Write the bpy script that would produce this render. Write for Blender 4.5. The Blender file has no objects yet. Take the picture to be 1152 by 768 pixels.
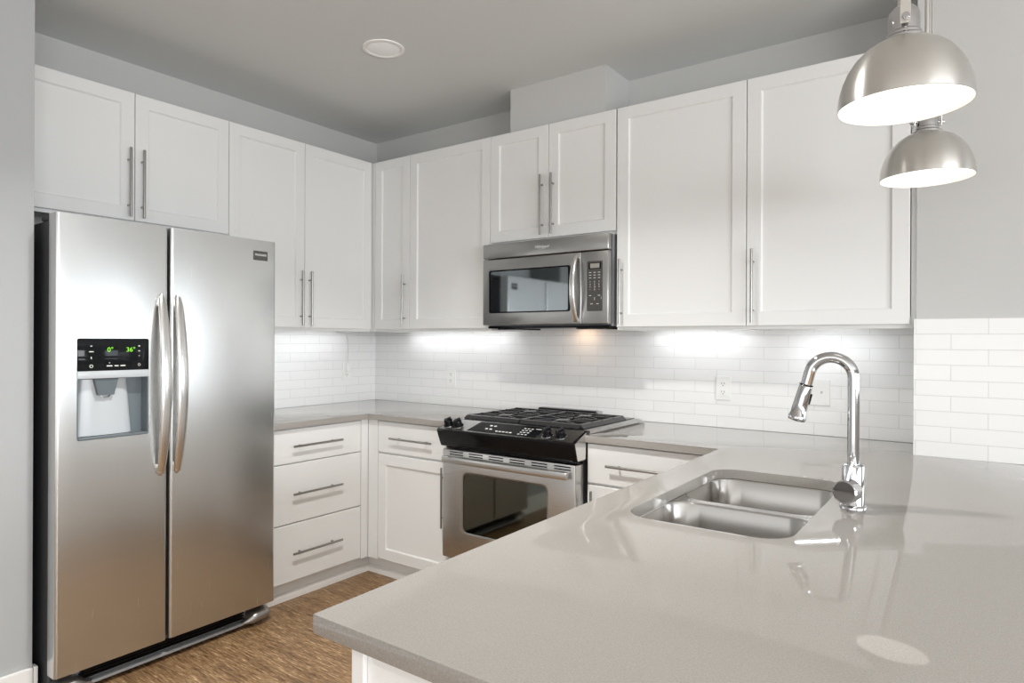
import bpy, bmesh, math
from mathutils import Vector, Matrix

C = bpy.context.scene
COL = C.collection
PI = math.pi

# ------------------------------------------------------------------ camera
F_PX, TH, ROLL = 736.15, math.radians(35.71), 0.0044
cam_data = bpy.data.cameras.new('camera')
cam_data.sensor_width = 36.0
cam_data.lens = 36.0 * F_PX / 1152.0
cam_data.shift_y = -0.00083
cam_data.clip_start = 0.02
cam = bpy.data.objects.new('camera', cam_data)
COL.objects.link(cam)
_fw = Vector((-math.sin(TH), math.cos(TH), 0)); _rt = Vector((math.cos(TH), math.sin(TH), 0)); _up = Vector((0, 0, 1))
_r = _rt * math.cos(ROLL) + _up * math.sin(ROLL); _u = _up * math.cos(ROLL) - _rt * math.sin(ROLL)
_m = Matrix((_r, _u, -_fw)).transposed().to_4x4()
_m.translation = Vector((3.4625, -3.1748, 1.3294))
cam.matrix_world = _m
C.camera = cam

# ------------------------------------------------------------------ world, daylight, exposure
W = bpy.data.worlds.new('world'); C.world = W; W.use_nodes = True
W.node_tree.nodes['Background'].inputs[0].default_value = (0.80, 0.90, 1.0, 1)
W.node_tree.nodes['Background'].inputs[1].default_value = 1.6
C.view_settings.view_transform = 'Standard'
C.view_settings.look = 'None'
C.view_settings.gamma = 1.0
C.view_settings.use_curve_mapping = False
C.view_settings.exposure = 0.36
C.cycles.max_bounces = 10
C.cycles.diffuse_bounces = 6
C.cycles.glossy_bounces = 5
C.cycles.sample_clamp_indirect = 6.0

DAY_A, DAY_B, FRONT_FILL = 32.0, 165.0, 48.0        # daylight at the two far windows, then the added front fill
LED, BULB, MWLAMP, CAN_FILL, AISLE_FILL = 36.0, 1.08, 6.0, 11.0, 24.0

def area(name, loc, direction, sx, sy, power, col):
    l = bpy.data.lights.new(name, 'AREA'); l.shape = 'RECTANGLE'; l.size = sx; l.size_y = sy
    l.energy = power; l.color = col
    o = bpy.data.objects.new(name, l); COL.objects.link(o)
    o.location = loc
    o.rotation_euler = Vector(direction).to_track_quat('-Z', 'Y').to_euler()
    return o
# daylight entering at the two window openings of the open-plan room
area('daylight_dining', (7.66, 1.25, 1.385), (-1, 0, 0), 2.5, 1.02, DAY_A, (0.88, 0.945, 1.0))
area('daylight_living', (7.66, -3.8, 1.385), (-1, 0, 0), 4.2, 1.02, DAY_B, (0.95, 0.975, 1.0))
area('front_fill_light', (3.9, -6.86, 1.30), (0, 1, 0), 6.0, 2.2, FRONT_FILL, (0.96, 0.98, 1.0))  # added soft fill before the front wall, no window opening there

# ------------------------------------------------------------------ materials
def newmat(name):
    m = bpy.data.materials.new(name); m.use_nodes = True
    nt = m.node_tree; b = nt.nodes['Principled BSDF']
    return m, nt, b
def simple(name, col, rough=0.5, metal=0.0, spec=0.5, emis=None, estr=0.0, coat=0.0):
    m, nt, b = newmat(name)
    b.inputs['Base Color'].default_value = (*col, 1)
    b.inputs['Roughness'].default_value = rough
    b.inputs['Metallic'].default_value = metal
    b.inputs['Specular IOR Level'].default_value = spec
    b.inputs['Coat Weight'].default_value = coat
    if emis:
        b.inputs['Emission Color'].default_value = (*emis, 1)
        b.inputs['Emission Strength'].default_value = estr
    return m
def N(nt, t, **kw):
    n = nt.nodes.new(t)
    for k, v in kw.items(): setattr(n, k, v)
    return n
def coords(nt, scale=(1, 1, 1), loc=(0, 0, 0), rot=(0, 0, 0)):
    g = N(nt, 'ShaderNodeNewGeometry'); mp = N(nt, 'ShaderNodeMapping')
    mp.inputs['Scale'].default_value = scale; mp.inputs['Location'].default_value = loc; mp.inputs['Rotation'].default_value = rot
    nt.links.new(g.outputs['Position'], mp.inputs['Vector'])
    return mp.outputs['Vector']
def noise(nt, vec, scale, detail=2.0, rough=0.5):
    n = N(nt, 'ShaderNodeTexNoise'); n.inputs['Scale'].default_value = scale
    n.inputs['Detail'].default_value = detail; n.inputs['Roughness'].default_value = rough
    nt.links.new(vec, n.inputs['Vector']); return n.outputs['Fac']
def ramp(nt, fac, stops):
    r = N(nt, 'ShaderNodeValToRGB'); e = r.color_ramp.elements
    while len(e) < len(stops): e.new(0.5)
    for i, (p, c) in enumerate(stops):
        e[i].position = p; e[i].color = (*c, 1)
    nt.links.new(fac, r.inputs['Fac']); return r.outputs['Color']
def bump(nt, b, h, strength, dist=0.001, invert=False):
    n = N(nt, 'ShaderNodeBump'); n.inputs['Strength'].default_value = strength; n.inputs['Distance'].default_value = dist
    n.invert = invert
    nt.links.new(h, n.inputs['Height']); nt.links.new(n.outputs['Normal'], b.inputs['Normal'])

def paint(name, col, rough=0.75, tex=0.12):
    m, nt, b = newmat(name)
    b.inputs['Base Color'].default_value = (*col, 1); b.inputs['Roughness'].default_value = rough
    b.inputs['Specular IOR Level'].default_value = 0.3
    bump(nt, b, noise(nt, coords(nt), 160, 3), tex, 0.002)
    return m
def brushed(name, col, rough, scale, strength=0.04, aniso=0.0, var=0.06, radial=False):
    m, nt, b = newmat(name)
    b.inputs['Base Color'].default_value = (*col, 1); b.inputs['Metallic'].default_value = 1.0
    b.inputs['Anisotropic'].default_value = aniso
    v = coords(nt, scale)
    f = noise(nt, v, 1.0, 3)
    mr = N(nt, 'ShaderNodeMapRange'); mr.inputs['To Min'].default_value = rough * (1 - var); mr.inputs['To Max'].default_value = rough * (1 + var)
    nt.links.new(f, mr.inputs['Value']); nt.links.new(mr.outputs['Result'], b.inputs['Roughness'])
    if strength > 0: bump(nt, b, f, strength, 0.0005)
    if radial:
        tg = N(nt, 'ShaderNodeTangent', direction_type='RADIAL', axis='Z'); nt.links.new(tg.outputs[0], b.inputs['Tangent']); b.inputs['Anisotropic Rotation'].default_value = 0.25
    return m
def tiles(name, axis, u0, z0):
    m, nt, b = newmat(name)
    g = N(nt, 'ShaderNodeNewGeometry'); s = N(nt, 'ShaderNodeSeparateXYZ'); cx = N(nt, 'ShaderNodeCombineXYZ')
    nt.links.new(g.outputs['Position'], s.inputs[0])
    au = N(nt, 'ShaderNodeMath', operation='SUBTRACT'); au.inputs[1].default_value = u0
    az = N(nt, 'ShaderNodeMath', operation='SUBTRACT'); az.inputs[1].default_value = z0
    nt.links.new(s.outputs[axis], au.inputs[0]); nt.links.new(s.outputs[2], az.inputs[0])
    nt.links.new(au.outputs[0], cx.inputs[0]); nt.links.new(az.outputs[0], cx.inputs[1])
    br = N(nt, 'ShaderNodeTexBrick'); br.offset = 0.5; br.offset_frequency = 2; br.squash = 1.0
    br.inputs['Scale'].default_value = 1.0; br.inputs['Mortar Size'].default_value = 0.0011
    br.inputs['Mortar Smooth'].default_value = 0.35; br.inputs['Bias'].default_value = 0.0
    br.inputs['Brick Width'].default_value = 0.2185; br.inputs['Row Height'].default_value = 0.0559
    br.inputs['Color1'].default_value = (0.87, 0.87, 0.865, 1); br.inputs['Color2'].default_value = (0.85, 0.85, 0.845, 1)
    br.inputs['Mortar'].default_value = (0.66, 0.66, 0.65, 1)
    nt.links.new(cx.outputs[0], br.inputs['Vector'])
    nt.links.new(br.outputs['Color'], b.inputs['Base Color'])
    b.inputs['Roughness'].default_value = 0.16
    bump(nt, b, br.outputs['Fac'], 0.6, 0.0012, True)
    return m

M = {}
M['cab'] = simple('white_lacquer', (0.80, 0.803, 0.795), 0.38)
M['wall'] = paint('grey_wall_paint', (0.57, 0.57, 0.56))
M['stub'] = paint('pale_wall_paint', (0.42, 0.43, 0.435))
M['ceil'] = paint('ceiling_paint', (0.70, 0.72, 0.72), 0.85, 0.08)
M['trim'] = simple('white_trim_paint', (0.82, 0.815, 0.80), 0.4)
M['tile_b'] = tiles('subway_tile_back', 0, 3.18 - 0.2185 * 20, 0.9125 - 0.0559 * 8)
M['tile_l'] = tiles('subway_tile_side', 1, -0.05 - 0.2185 * 20, 0.9125 - 0.0559 * 8)
M['tile_r'] = tiles('subway_tile_bump', 0, 3.371 - 0.2185 * 20, 0.9125 - 0.0559 * 8)
M['steel'] = brushed('brushed_steel', (0.62, 0.62, 0.61), 0.27, (300, 500, 6), 0.0, 0.4, 0.03)
M['steel_x'] = brushed('brushed_steel_wide', (0.58, 0.572, 0.56), 0.28, (8, 8, 700), 0.003, 0.35)
M['steel_mw'] = brushed('microwave_steel', (0.40, 0.395, 0.385), 0.28, (8, 8, 700), 0.001, 0.35, 0.05)
M['sinksteel'] = brushed('satin_sink_steel', (0.50, 0.485, 0.465), 0.21, (30, 30, 300), 0.0)
M['nickel'] = brushed('brushed_nickel', (0.70, 0.68, 0.645), 0.30, (6, 6, 900), 0.002, 0.75, 0.08, True)
M['handle'] = simple('satin_handle_metal', (0.36, 0.35, 0.335), 0.3, 1.0)
M['fhandle'] = simple('polished_handle_metal', (0.74, 0.73, 0.715), 0.24, 1.0)
M['footgrey'] = simple('grey_metallic_plastic', (0.38, 0.37, 0.36), 0.36, 0.9)
M['chrome'] = simple('chrome', (0.57, 0.57, 0.58), 0.06, 1.0)
M['black'] = simple('black_gloss', (0.006, 0.006, 0.007), 0.12, 0.0, 0.16)
M['blackglass'] = simple('black_glass', (0.008, 0.009, 0.010), 0.06, 0.0, 0.18)
M['mirrorglass'] = simple('tinted_mirror_glass', (0.26, 0.285, 0.30), 0.05, 1.0)
M['ovenglass'] = simple('dark_oven_glass', (0.12, 0.125, 0.11), 0.05, 1.0)
M['iron'] = simple('cast_iron', (0.022, 0.022, 0.023), 0.27)
M['darkgrey'] = simple('dark_grey_enamel', (0.045, 0.047, 0.05), 0.45)
M['midgrey'] = simple('grey_plastic', (0.30, 0.31, 0.32), 0.35)
M['lightgrey'] = simple('pale_grey_plastic', (0.47, 0.50, 0.525), 0.25)
M['slate'] = simple('slate_plastic', (0.12, 0.145, 0.16), 0.3)
M['keypad'] = simple('keypad_plastic', (0.055, 0.052, 0.048), 0.35)
M['print'] = simple('pale_print', (0.72, 0.72, 0.70), 0.5)
M['green'] = simple('green_digits', (0.02, 0.05, 0.0), 0.5, emis=(0.30, 1.0, 0.03), estr=0.9)
M['lcd'] = simple('grey_screen', (0.30, 0.29, 0.26), 0.2)
M['plastic'] = simple('white_plastic', (0.84, 0.84, 0.82), 0.35)
M['slot'] = simple('dark_slot', (0.05, 0.05, 0.05), 0.6)
M['shadein'] = simple('white_shade_enamel', (0.90, 0.88, 0.85), 0.5)
M['bulb'] = simple('lit_bulb', (1, 1, 1), 0.5, emis=(1.0, 0.96, 0.90), estr=BULB)
M['led'] = simple('lit_led_lens', (1, 1, 1), 0.5, emis=(0.93, 0.97, 1.0), estr=LED)
M['led_soft'] = simple('lit_soft_led_lens', (1, 1, 1), 0.5, emis=(0.95, 0.975, 1.0), estr=LED * 0.42)
M['mwlamp'] = simple('lit_cooktop_lamp', (1, 1, 1), 0.5, emis=(1.0, 0.66, 0.40), estr=MWLAMP)
M['lens'] = simple('frosted_lens', (0.72, 0.72, 0.71), 0.5, emis=(1.0, 0.99, 0.96), estr=0.12)
M['ring'] = simple('white_ring', (0.93, 0.93, 0.92), 0.35)

# grey quartz worktop, fine speckle
m, nt, b = newmat('grey_quartz'); M['quartz'] = m
v = coords(nt)
nt.links.new(ramp(nt, noise(nt, v, 420, 2, 0.7), [(0.30, (0.285, 0.268, 0.244)), (0.52, (0.328, 0.309, 0.284)), (0.72, (0.37, 0.351, 0.325))]), b.inputs['Base Color'])
b.inputs['Roughness'].default_value = 0.04; b.inputs['Specular IOR Level'].default_value = 0.5
# strand bamboo floor: strands run along x
m, nt, b = newmat('strand_bamboo'); M['floor'] = m
v = coords(nt, (15, 150, 1)); v2 = coords(nt, (3.5, 24, 1)); v3 = coords(nt, (42, 380, 1))
f1 = noise(nt, v, 1, 3, 0.6); f2 = noise(nt, v2, 1, 2); f3 = noise(nt, v3, 1, 2, 0.6)
a1 = N(nt, 'ShaderNodeMath', operation='MULTIPLY_ADD'); a1.inputs[1].default_value = 0.45
nt.links.new(f2, a1.inputs[0]); nt.links.new(f1, a1.inputs[2])
a2 = N(nt, 'ShaderNodeMath', operation='MULTIPLY_ADD'); a2.inputs[1].default_value = 0.5
nt.links.new(f3, a2.inputs[0]); nt.links.new(a1.outputs[0], a2.inputs[2])
a3 = N(nt, 'ShaderNodeMath', operation='MULTIPLY'); a3.inputs[1].default_value = 0.52
nt.links.new(a2.outputs[0], a3.inputs[0])
colr = ramp(nt, a3.outputs[0], [(0.37, (0.062, 0.030, 0.012)), (0.48, (0.215, 0.122, 0.056)), (0.555, (0.31, 0.192, 0.095)), (0.64, (0.56, 0.395, 0.22))])
nt.links.new(colr, b.inputs['Base Color']); b.inputs['Roughness'].default_value = 0.42
bump(nt, b, f1, 0.08, 0.001)

# ------------------------------------------------------------------ mesh helpers
def add_box(bm, lo, hi, bevel=0.0, seg=2):
    lo, hi = [min(a, b) for a, b in zip(lo, hi)], [max(a, b) for a, b in zip(lo, hi)]
    r = bmesh.ops.create_cube(bm, size=1.0)
    vs = r['verts']
    for v in vs:
        v.co = Vector([(lo[i] + hi[i]) / 2 + v.co[i] * (hi[i] - lo[i]) for i in range(3)])
    if bevel > 0:
        es = list({e for v in vs for e in v.link_edges})
        bmesh.ops.bevel(bm, geom=es, offset=bevel, segments=seg, profile=0.5, affect='EDGES')
def loft(bm, rings, cap0=True, cap1=True, closed=True):
    vr = [[bm.verts.new(p) for p in r] for r in rings]
    n = len(vr[0])
    for a, b_ in zip(vr, vr[1:]):
        for i in range(n if closed else n - 1):
            j = (i + 1) % n
            bm.faces.new((a[i], a[j], b_[j], b_[i]))
    if cap0: bm.faces.new(list(reversed(vr[0])))
    if cap1: bm.faces.new(vr[-1])
    return vr
def frame_of(d):
    d = Vector(d).normalized()
    h = Vector((0, 0, 1)) if abs(d.z) < 0.95 else Vector((1, 0, 0))
    a = d.cross(h).normalized(); return a, d.cross(a).normalized()
def add_cyl(bm, p, q, r0, r1=None, n=20, bevel=0.0):
    p, q = Vector(p), Vector(q); r1 = r0 if r1 is None else r1
    a, b_ = frame_of(q - p); d = (q - p).normalized()
    def ring(c, r): return [c + a * r * math.cos(2 * PI * i / n) + b_ * r * math.sin(2 * PI * i / n) for i in range(n)]
    rings = [ring(p, r0), ring(q, r1)]
    if bevel > 0:
        rings = [ring(p, r0 - bevel), ring(p + d * bevel, r0), ring(q - d * bevel, r1), ring(q, r1 - bevel)]
    loft(bm, rings)
def add_tube(bm, pts, r, n=14, radii=None):
    pts = [Vector(p) for p in pts]; rings = []; prev = None
    for i, p in enumerate(pts):
        d = (pts[min(i + 1, len(pts) - 1)] - pts[max(i - 1, 0)]).normalized()
        if prev is None: a, _ = frame_of(d)
        else: a = (prev - d * prev.dot(d)).normalized()
        prev = a; b_ = d.cross(a); rr = radii[i] if radii else r
        rings.append([p + a * rr * math.cos(2 * PI * k / n) + b_ * rr * math.sin(2 * PI * k / n) for k in range(n)])
    loft(bm, rings)
def add_lathe(bm, c, prof, n=48, axis=(0, 0, 1), cap0=False, cap1=False):
    c = Vector(c); ax = Vector(axis).normalized(); a, b_ = frame_of(ax)
    rings = [[c + ax * h + a * r * math.cos(2 * PI * i / n) + b_ * r * math.sin(2 * PI * i / n) for i in range(n)] for r, h in prof]
    loft(bm, rings, cap0, cap1)
def add_prism(bm, poly, ext, bevel=0.0):
    """poly: list of 3D points (planar), ext: extrusion vector"""
    ext = Vector(ext)
    vr = loft(bm, [[Vector(p) for p in poly], [Vector(p) + ext for p in poly]])
    if bevel > 0:
        es = list({e for r in vr for v in r for e in v.link_edges})
        bmesh.ops.bevel(bm, geom=es, offset=bevel, segments=2, profile=0.5, affect='EDGES')
def rrect(u0, u1, v0, v1, r, n=8):
    out = []
    for cu, cv, a0 in ((u1 - r, v1 - r, 0), (u0 + r, v1 - r, 90), (u0 + r, v0 + r, 180), (u1 - r, v0 + r, 270)):
        for k in range(n + 1):
            a = math.radians(a0 + 90 * k / n); out.append((cu + r * math.cos(a), cv + r * math.sin(a)))
    return out

def obj(name, bm, mat, parent=None, smooth=None, label=None):
    bmesh.ops.recalc_face_normals(bm, faces=bm.faces)
    me = bpy.data.meshes.new(name)
    if parent is not None:
        off = parent.matrix_basis.translation.copy(); p = parent.parent
        while p is not None: off += p.matrix_basis.translation; p = p.parent
        bmesh.ops.translate(bm, verts=bm.verts, vec=-off)
    if smooth is not None:
        for f in bm.faces: f.smooth = True
        for e in bm.edges:
            if len(e.link_faces) == 2 and e.calc_face_angle(0) > math.radians(smooth): e.smooth = False
    bm.to_mesh(me); bm.free()
    me.materials.append(mat)
    o = bpy.data.objects.new(name, me); COL.objects.link(o)
    if parent is not None: o.parent = parent
    if label: o['label'] = label
    return o
def thing(name, label, cat, loc, group=None):
    o = bpy.data.objects.new(name, None); o.empty_display_size = 0.1; COL.objects.link(o)
    o.location = loc; o['label'] = label; o['category'] = cat
    if group: o['group'] = group
    return o
def tag(o, label, cat, group=None):
    o['label'] = label; o['category'] = cat
    if group: o['group'] = group
    return o
def struct(name, bm, mat, label=None, parent=None, smooth=None):
    o = obj(name, bm, mat, parent, smooth)
    o['kind'] = 'structure'
    if label: o['label'] = label
    return o
def cut(o, cutters):
    """carve openings into a finished part (cutters: bmeshes in world space)"""
    off = Vector((0, 0, 0)); p = o.parent
    while p is not None: off += p.matrix_basis.translation; p = p.parent
    for cb in cutters:
        bmesh.ops.recalc_face_normals(cb, faces=cb.faces)
        bmesh.ops.translate(cb, verts=cb.verts, vec=-off)
        me = bpy.data.meshes.new('cutter'); cb.to_mesh(me); cb.free()
        k = bpy.data.objects.new('cutter', me); COL.objects.link(k)
        if o.parent is not None: k.parent = o.parent
        md = o.modifiers.new('cut', 'BOOLEAN'); md.operation = 'DIFFERENCE'; md.solver = 'EXACT'; md.object = k
        dg = bpy.context.evaluated_depsgraph_get()
        nm = bpy.data.meshes.new_from_object(o.evaluated_get(dg))
        o.modifiers.clear()
        old = o.data; o.data = nm; nm.name = o.name
        bpy.data.meshes.remove(old); bpy.data.objects.remove(k); bpy.data.meshes.remove(me)
def text(name, s, size, origin, udir, vdir, mat, parent, depth=0.0004, align='CENTER', shear=0.0, sx=1.0, spacing=1.0):
    """lettering lying in the plane (udir, vdir) at origin"""
    cu = bpy.data.curves.new(name, 'FONT'); cu.body = s; cu.size = size; cu.extrude = depth
    cu.align_x = align; cu.align_y = 'CENTER'; cu.shear = shear; cu.space_line = spacing
    t = bpy.data.objects.new(name, cu); COL.objects.link(t)
    dg = bpy.context.evaluated_depsgraph_get()
    me = bpy.data.meshes.new_from_object(t.evaluated_get(dg))
    bpy.data.objects.remove(t); bpy.data.curves.remove(cu)
    u, v = Vector(udir).normalized(), Vector(vdir).normalized(); w = u.cross(v)
    off = Vector((0, 0, 0)); p = parent
    while p is not None: off += p.matrix_basis.translation; p = p.parent
    for vt in me.vertices:
        c = vt.co.copy(); vt.co = Vector(origin) + u * c.x * sx + v * c.y + w * c.z - off
    me.materials.clear(); me.materials.append(mat)
    o = bpy.data.objects.new(name, me); COL.objects.link(o); o.parent = parent
    return o
def B(): return bmesh.new()
def box(name, lo, hi, mat, parent=None, bevel=0.0, smooth=None, label=None, seg=2):
    bm = B(); add_box(bm, lo, hi, bevel, seg); return obj(name, bm, mat, parent, smooth, label)

# ------------------------------------------------------------------ the setting
H = 2.7066
XM, YM, YB = 7.7, -6.9, 3.0
bm = B(); add_box(bm, (-0.15, YM - 0.15, -0.12), (XM + 0.15, YB + 0.15, 0.0)); struct('floor', bm, M['floor'], 'brown strand bamboo floor')
bm = B(); add_box(bm, (-0.15, YM - 0.15, H), (XM + 0.15, YB + 0.15, H + 0.12)); struct('ceiling', bm, M['ceil'], 'flat grey painted ceiling')
bm = B(); add_box(bm, (-0.15, -2.245, 0), (0, 0.15, H)); struct('wall_left', bm, M['wall'], 'grey painted wall behind the refrigerator')
bm = B(); add_box(bm, (0, 0, 0), (4.3, 0.15, H)); struct('wall_back', bm, M['wall'], 'grey painted wall behind the range')
bm = B(); add_box(bm, (3.264, -0.3345, 0), (4.3, 0, H)); struct('wall_right', bm, M['wall'], 'grey wall stepping forward beside the cabinets')
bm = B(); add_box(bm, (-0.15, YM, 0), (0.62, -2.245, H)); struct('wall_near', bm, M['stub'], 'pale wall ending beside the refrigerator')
bm = B(); add_box(bm, (0.62, YM, 0), (0.636, -2.2455, 0.122), 0.004); add_box(bm, (0.60, -2.2445, 0), (0.636, -2.231, 0.122), 0.003)
struct('baseboard_near', bm, M['trim'], 'white baseboard at the foot of the pale wall')
bm = B(); add_box(bm, (1.352, -0.262, 2.4495), (1.937, -0.0005, H - 0.0005)); struct('trim_1', bm, M['wall'], 'boxed duct chase above the microwave cabinet')
# the open-plan room beyond, with two window openings in its far wall
bm = B(); add_box(bm, (4.15, 0.15, 0), (4.3, YB, H)); struct('wall_dining', bm, M['wall'])
bm = B(); add_box(bm, (4.15, YB, 0), (XM + 0.15, YB + 0.15, H)); struct('wall_end', bm, M['wall'])
bm = B(); add_box(bm, (-0.15, YM - 0.15, 0), (XM + 0.15, YM, H)); struct('wall_front', bm, M['wall'])
bm = B()
for q in range(5):
    u = 0.9 + 1.5 * q; add_box(bm, (u - 0.04, YM + 0.0, 0.2), (u + 0.04, YM + 0.03, 2.4), 0.004)
for z in (0.2, 2.4): add_box(bm, (0.86, YM + 0.001, z - 0.04), (6.94, YM + 0.029, z + 0.04), 0.004)
struct('window_3', bm, M['trim'])  # added frame without an opening, dressing the unseen front fill light
WZ0, WZ1 = 0.85, 1.92
wins = [(0.0, 2.5), (-5.9, -1.7)]
bm = B()
for a, b_ in ((YM, wins[1][0]), (wins[1][1], wins[0][0]), (wins[0][1], YB)): add_box(bm, (XM, a, 0), (XM + 0.15, b_, H))
for a, b_ in wins: add_box(bm, (XM, a, 0), (XM + 0.15, b_, WZ0)); add_box(bm, (XM, a, WZ1), (XM + 0.15, b_, H))
struct('wall_far', bm, M['wall'])
for k, (a, b_) in enumerate(wins):
    bm = B(); t = 0.05; d0, d1 = XM + 0.05, XM + 0.09; nm = 2 + 2 * k
    for q in range(nm + 1):
        u = min(max(a + (b_ - a) * q / nm, a + t / 2), b_ - t / 2); add_box(bm, (d0, u - t / 2, WZ0), (d1, u + t / 2, WZ1), 0.004)
    for z in (WZ0 + t / 2, WZ1 - t / 2): add_box(bm, (d0 + 0.001, a, z - t / 2), (d1 - 0.001, b_, z + t / 2), 0.004)
    struct('window_%d' % (k + 1), bm, M['trim'])

# tiled backsplashes
Z0, ZT = 0.9142, 1.4171
def splash(name, lo, hi, mat, label):
    o = box(name, lo, hi, mat); tag(o, label, 'backsplash'); return o
splash('tile_backsplash', (0.009, -0.0085, Z0), (3.2635, -0.0005, 1.43), M['tile_b'], 'white subway tile backsplash on the long wall behind the range')
splash('tile_backsplash', (0.0005, -1.31, Z0), (0.0085, -0.0005, 1.43), M['tile_l'], 'white subway tile backsplash between the refrigerator and the corner')
splash('tile_backsplash', (3.2565, -0.3430, Z0), (4.20, -0.3350, ZT), M['tile_r'], 'white subway tile on the projecting grey wall, beside the faucet')

# ------------------------------------------------------------------ cabinetry
def fr_back(u, d, z): return (u, -d, z)          # run on the long wall, fronts face the room
def fr_left(u, d, z): return (d, u, z)           # run on the refrigerator wall
PX = 3.30
def fr_pen(u, d, z): return (PX - d, u, z)       # peninsula, fronts face the refrigerator

def shaker(fr, u0, u1, z0, z1, d0, d1, stile=0.058):
    bm = B()
    def ring(iu, d): return [Vector(fr(*p)) for p in ((u0 + iu, d, z0 + iu), (u1 - iu, d, z0 + iu), (u1 - iu, d, z1 - iu), (u0 + iu, d, z1 - iu))]
    loft(bm, [ring(0, d0), ring(0, d1 - 0.002), ring(0.002, d1), ring(stile, d1), ring(stile + 0.001, d1 - 0.004), ring(stile + 0.006, d1 - 0.009)])
    return bm
def slab(fr, u0, u1, z0, z1, d0, d1):
    bm = B()
    def ring(iu, d): return [Vector(fr(*p)) for p in ((u0 + iu, d, z0 + iu), (u1 - iu, d, z0 + iu), (u1 - iu, d, z1 - iu), (u0 + iu, d, z1 - iu))]
    loft(bm, [ring(0, d0), ring(0, d1 - 0.002), ring(0.002, d1)])
    return bm
HL = 0.31
def bar_handle(fr, u, z, d1, vertical, parent):
    """bar pull on two posts, centred at u, z"""
    bm = B(); h = HL / 2; p = 0.062
    if vertical:
        add_cyl(bm, fr(u, d1 + 0.03, z - h), fr(u, d1 + 0.03, z + h), 0.0058, n=14, bevel=0.001)
        for s in (-1, 1): add_cyl(bm, fr(u, d1 - 0.001, z + s * (h - 0.052)), fr(u, d1 + 0.03, z + s * (h - 0.052)), 0.0042, n=12)
    else:
        add_cyl(bm, fr(u - h, d1 + 0.03, z), fr(u + h, d1 + 0.03, z), 0.0058, n=14, bevel=0.001)
        for s in (-1, 1): add_cyl(bm, fr(u + s * (h - 0.052), d1 - 0.001, z), fr(u + s * (h - 0.052), d1 + 0.03, z), 0.0042, n=12)
    return obj('handle', bm, M['handle'], parent, 40, 'slim satin metal bar handle')
G = 0.0017   # half gap between fronts
def wall_cabinet(fr, u0, u1, z0, z1, doors, label, cu0=None, cu1=None, group=None):
    """doors: list of (u0, u1, handle u or None)"""
    c = fr((u0 + u1) / 2, 0.15, z0)
    t = thing('wall_cabinet', label, 'cabinet', c)
    a, b_ = (u0 if cu0 is None else cu0), (u1 if cu1 is None else cu1)
    bm = B(); cz = z0 - 0.015
    w = 0.018
    add_box(bm, fr(a, 0.001, z1 - w), fr(b_, 0.3125, z1)); add_box(bm, fr(a + w, 0.001, cz + 0.026), fr(b_ - w, 0.293, cz + 0.026 + w))
    add_box(bm, fr(a, 0.001, cz), fr(a + w, 0.3125, z1 - w)); add_box(bm, fr(b_ - w, 0.001, cz), fr(b_, 0.3125, z1 - w))
    add_box(bm, fr(a + w, 0.001, cz + 0.045), fr(b_ - w, 0.012, z1 - w))
    add_box(bm, fr(a + w, 0.293, cz), fr(b_ - w, 0.3125, z0 + 0.03))            # bottom rail of the face frame
    add_box(bm, fr(a + w, 0.293, z1 - 0.05), fr(b_ - w, 0.3125, z1 - w))
    obj('carcass', bm, M['cab'], t)
    for d in doors:
        dm = obj('door', shaker(fr, d[0] + G, d[1] - G, z0, z1 - 0.002, 0.3135, 0.333), M['cab'], t)
        if d[2] is not None: bar_handle(fr, d[2], z0 + 0.013 + HL / 2, 0.333, True, dm)
    return t
ZB, ZTOP = 1.397, 2.447
wall_cabinet(fr_left, -2.222, -1.305, 1.866, ZTOP, [(-2.222, -1.762, -1.792), (-1.762, -1.305, -1.734)],
             'white two-door wall cabinet above the refrigerator')
wall_cabinet(fr_left, -1.305, -0.337, ZB, ZTOP, [(-1.305, -0.842, -0.872), (-0.842, -0.3405, -0.814)],
             'tall white two-door wall cabinet between the refrigerator and the corner', cu1=-0.3345)
wall_cabinet(fr_back, 0.3345, 1.268, ZB, ZTOP, [(0.352, 0.655, 0.622), (0.655, 1.268, None)],
             'white wall cabinet in the corner with one narrow and one wide door')
_c = [o for o in COL.objects if o.name.startswith('wall_cabinet')][-1]
box('filler_strip', (0.3140, -0.3325, ZB - 0.014), (0.3505, -0.3137, ZTOP - 0.003), M['cab'], _c)
wall_cabinet(fr_back, 1.268, 2.030, 1.862, ZTOP, [(1.268, 1.645, 1.612), (1.645, 2.030, 1.678)],
             'short white two-door wall cabinet above the microwave')
wall_cabinet(fr_back, 2.032, 2.645, ZB, ZTOP, [(2.035, 2.645, 2.064)],
             'tall white single-door wall cabinet immediately beside the microwave')
wall_cabinet(fr_back, 2.645, 3.263, ZB, ZTOP, [(2.645, 3.244, 2.675)],
             'tall white single-door wall cabinet behind the pendant lamps')

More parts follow.
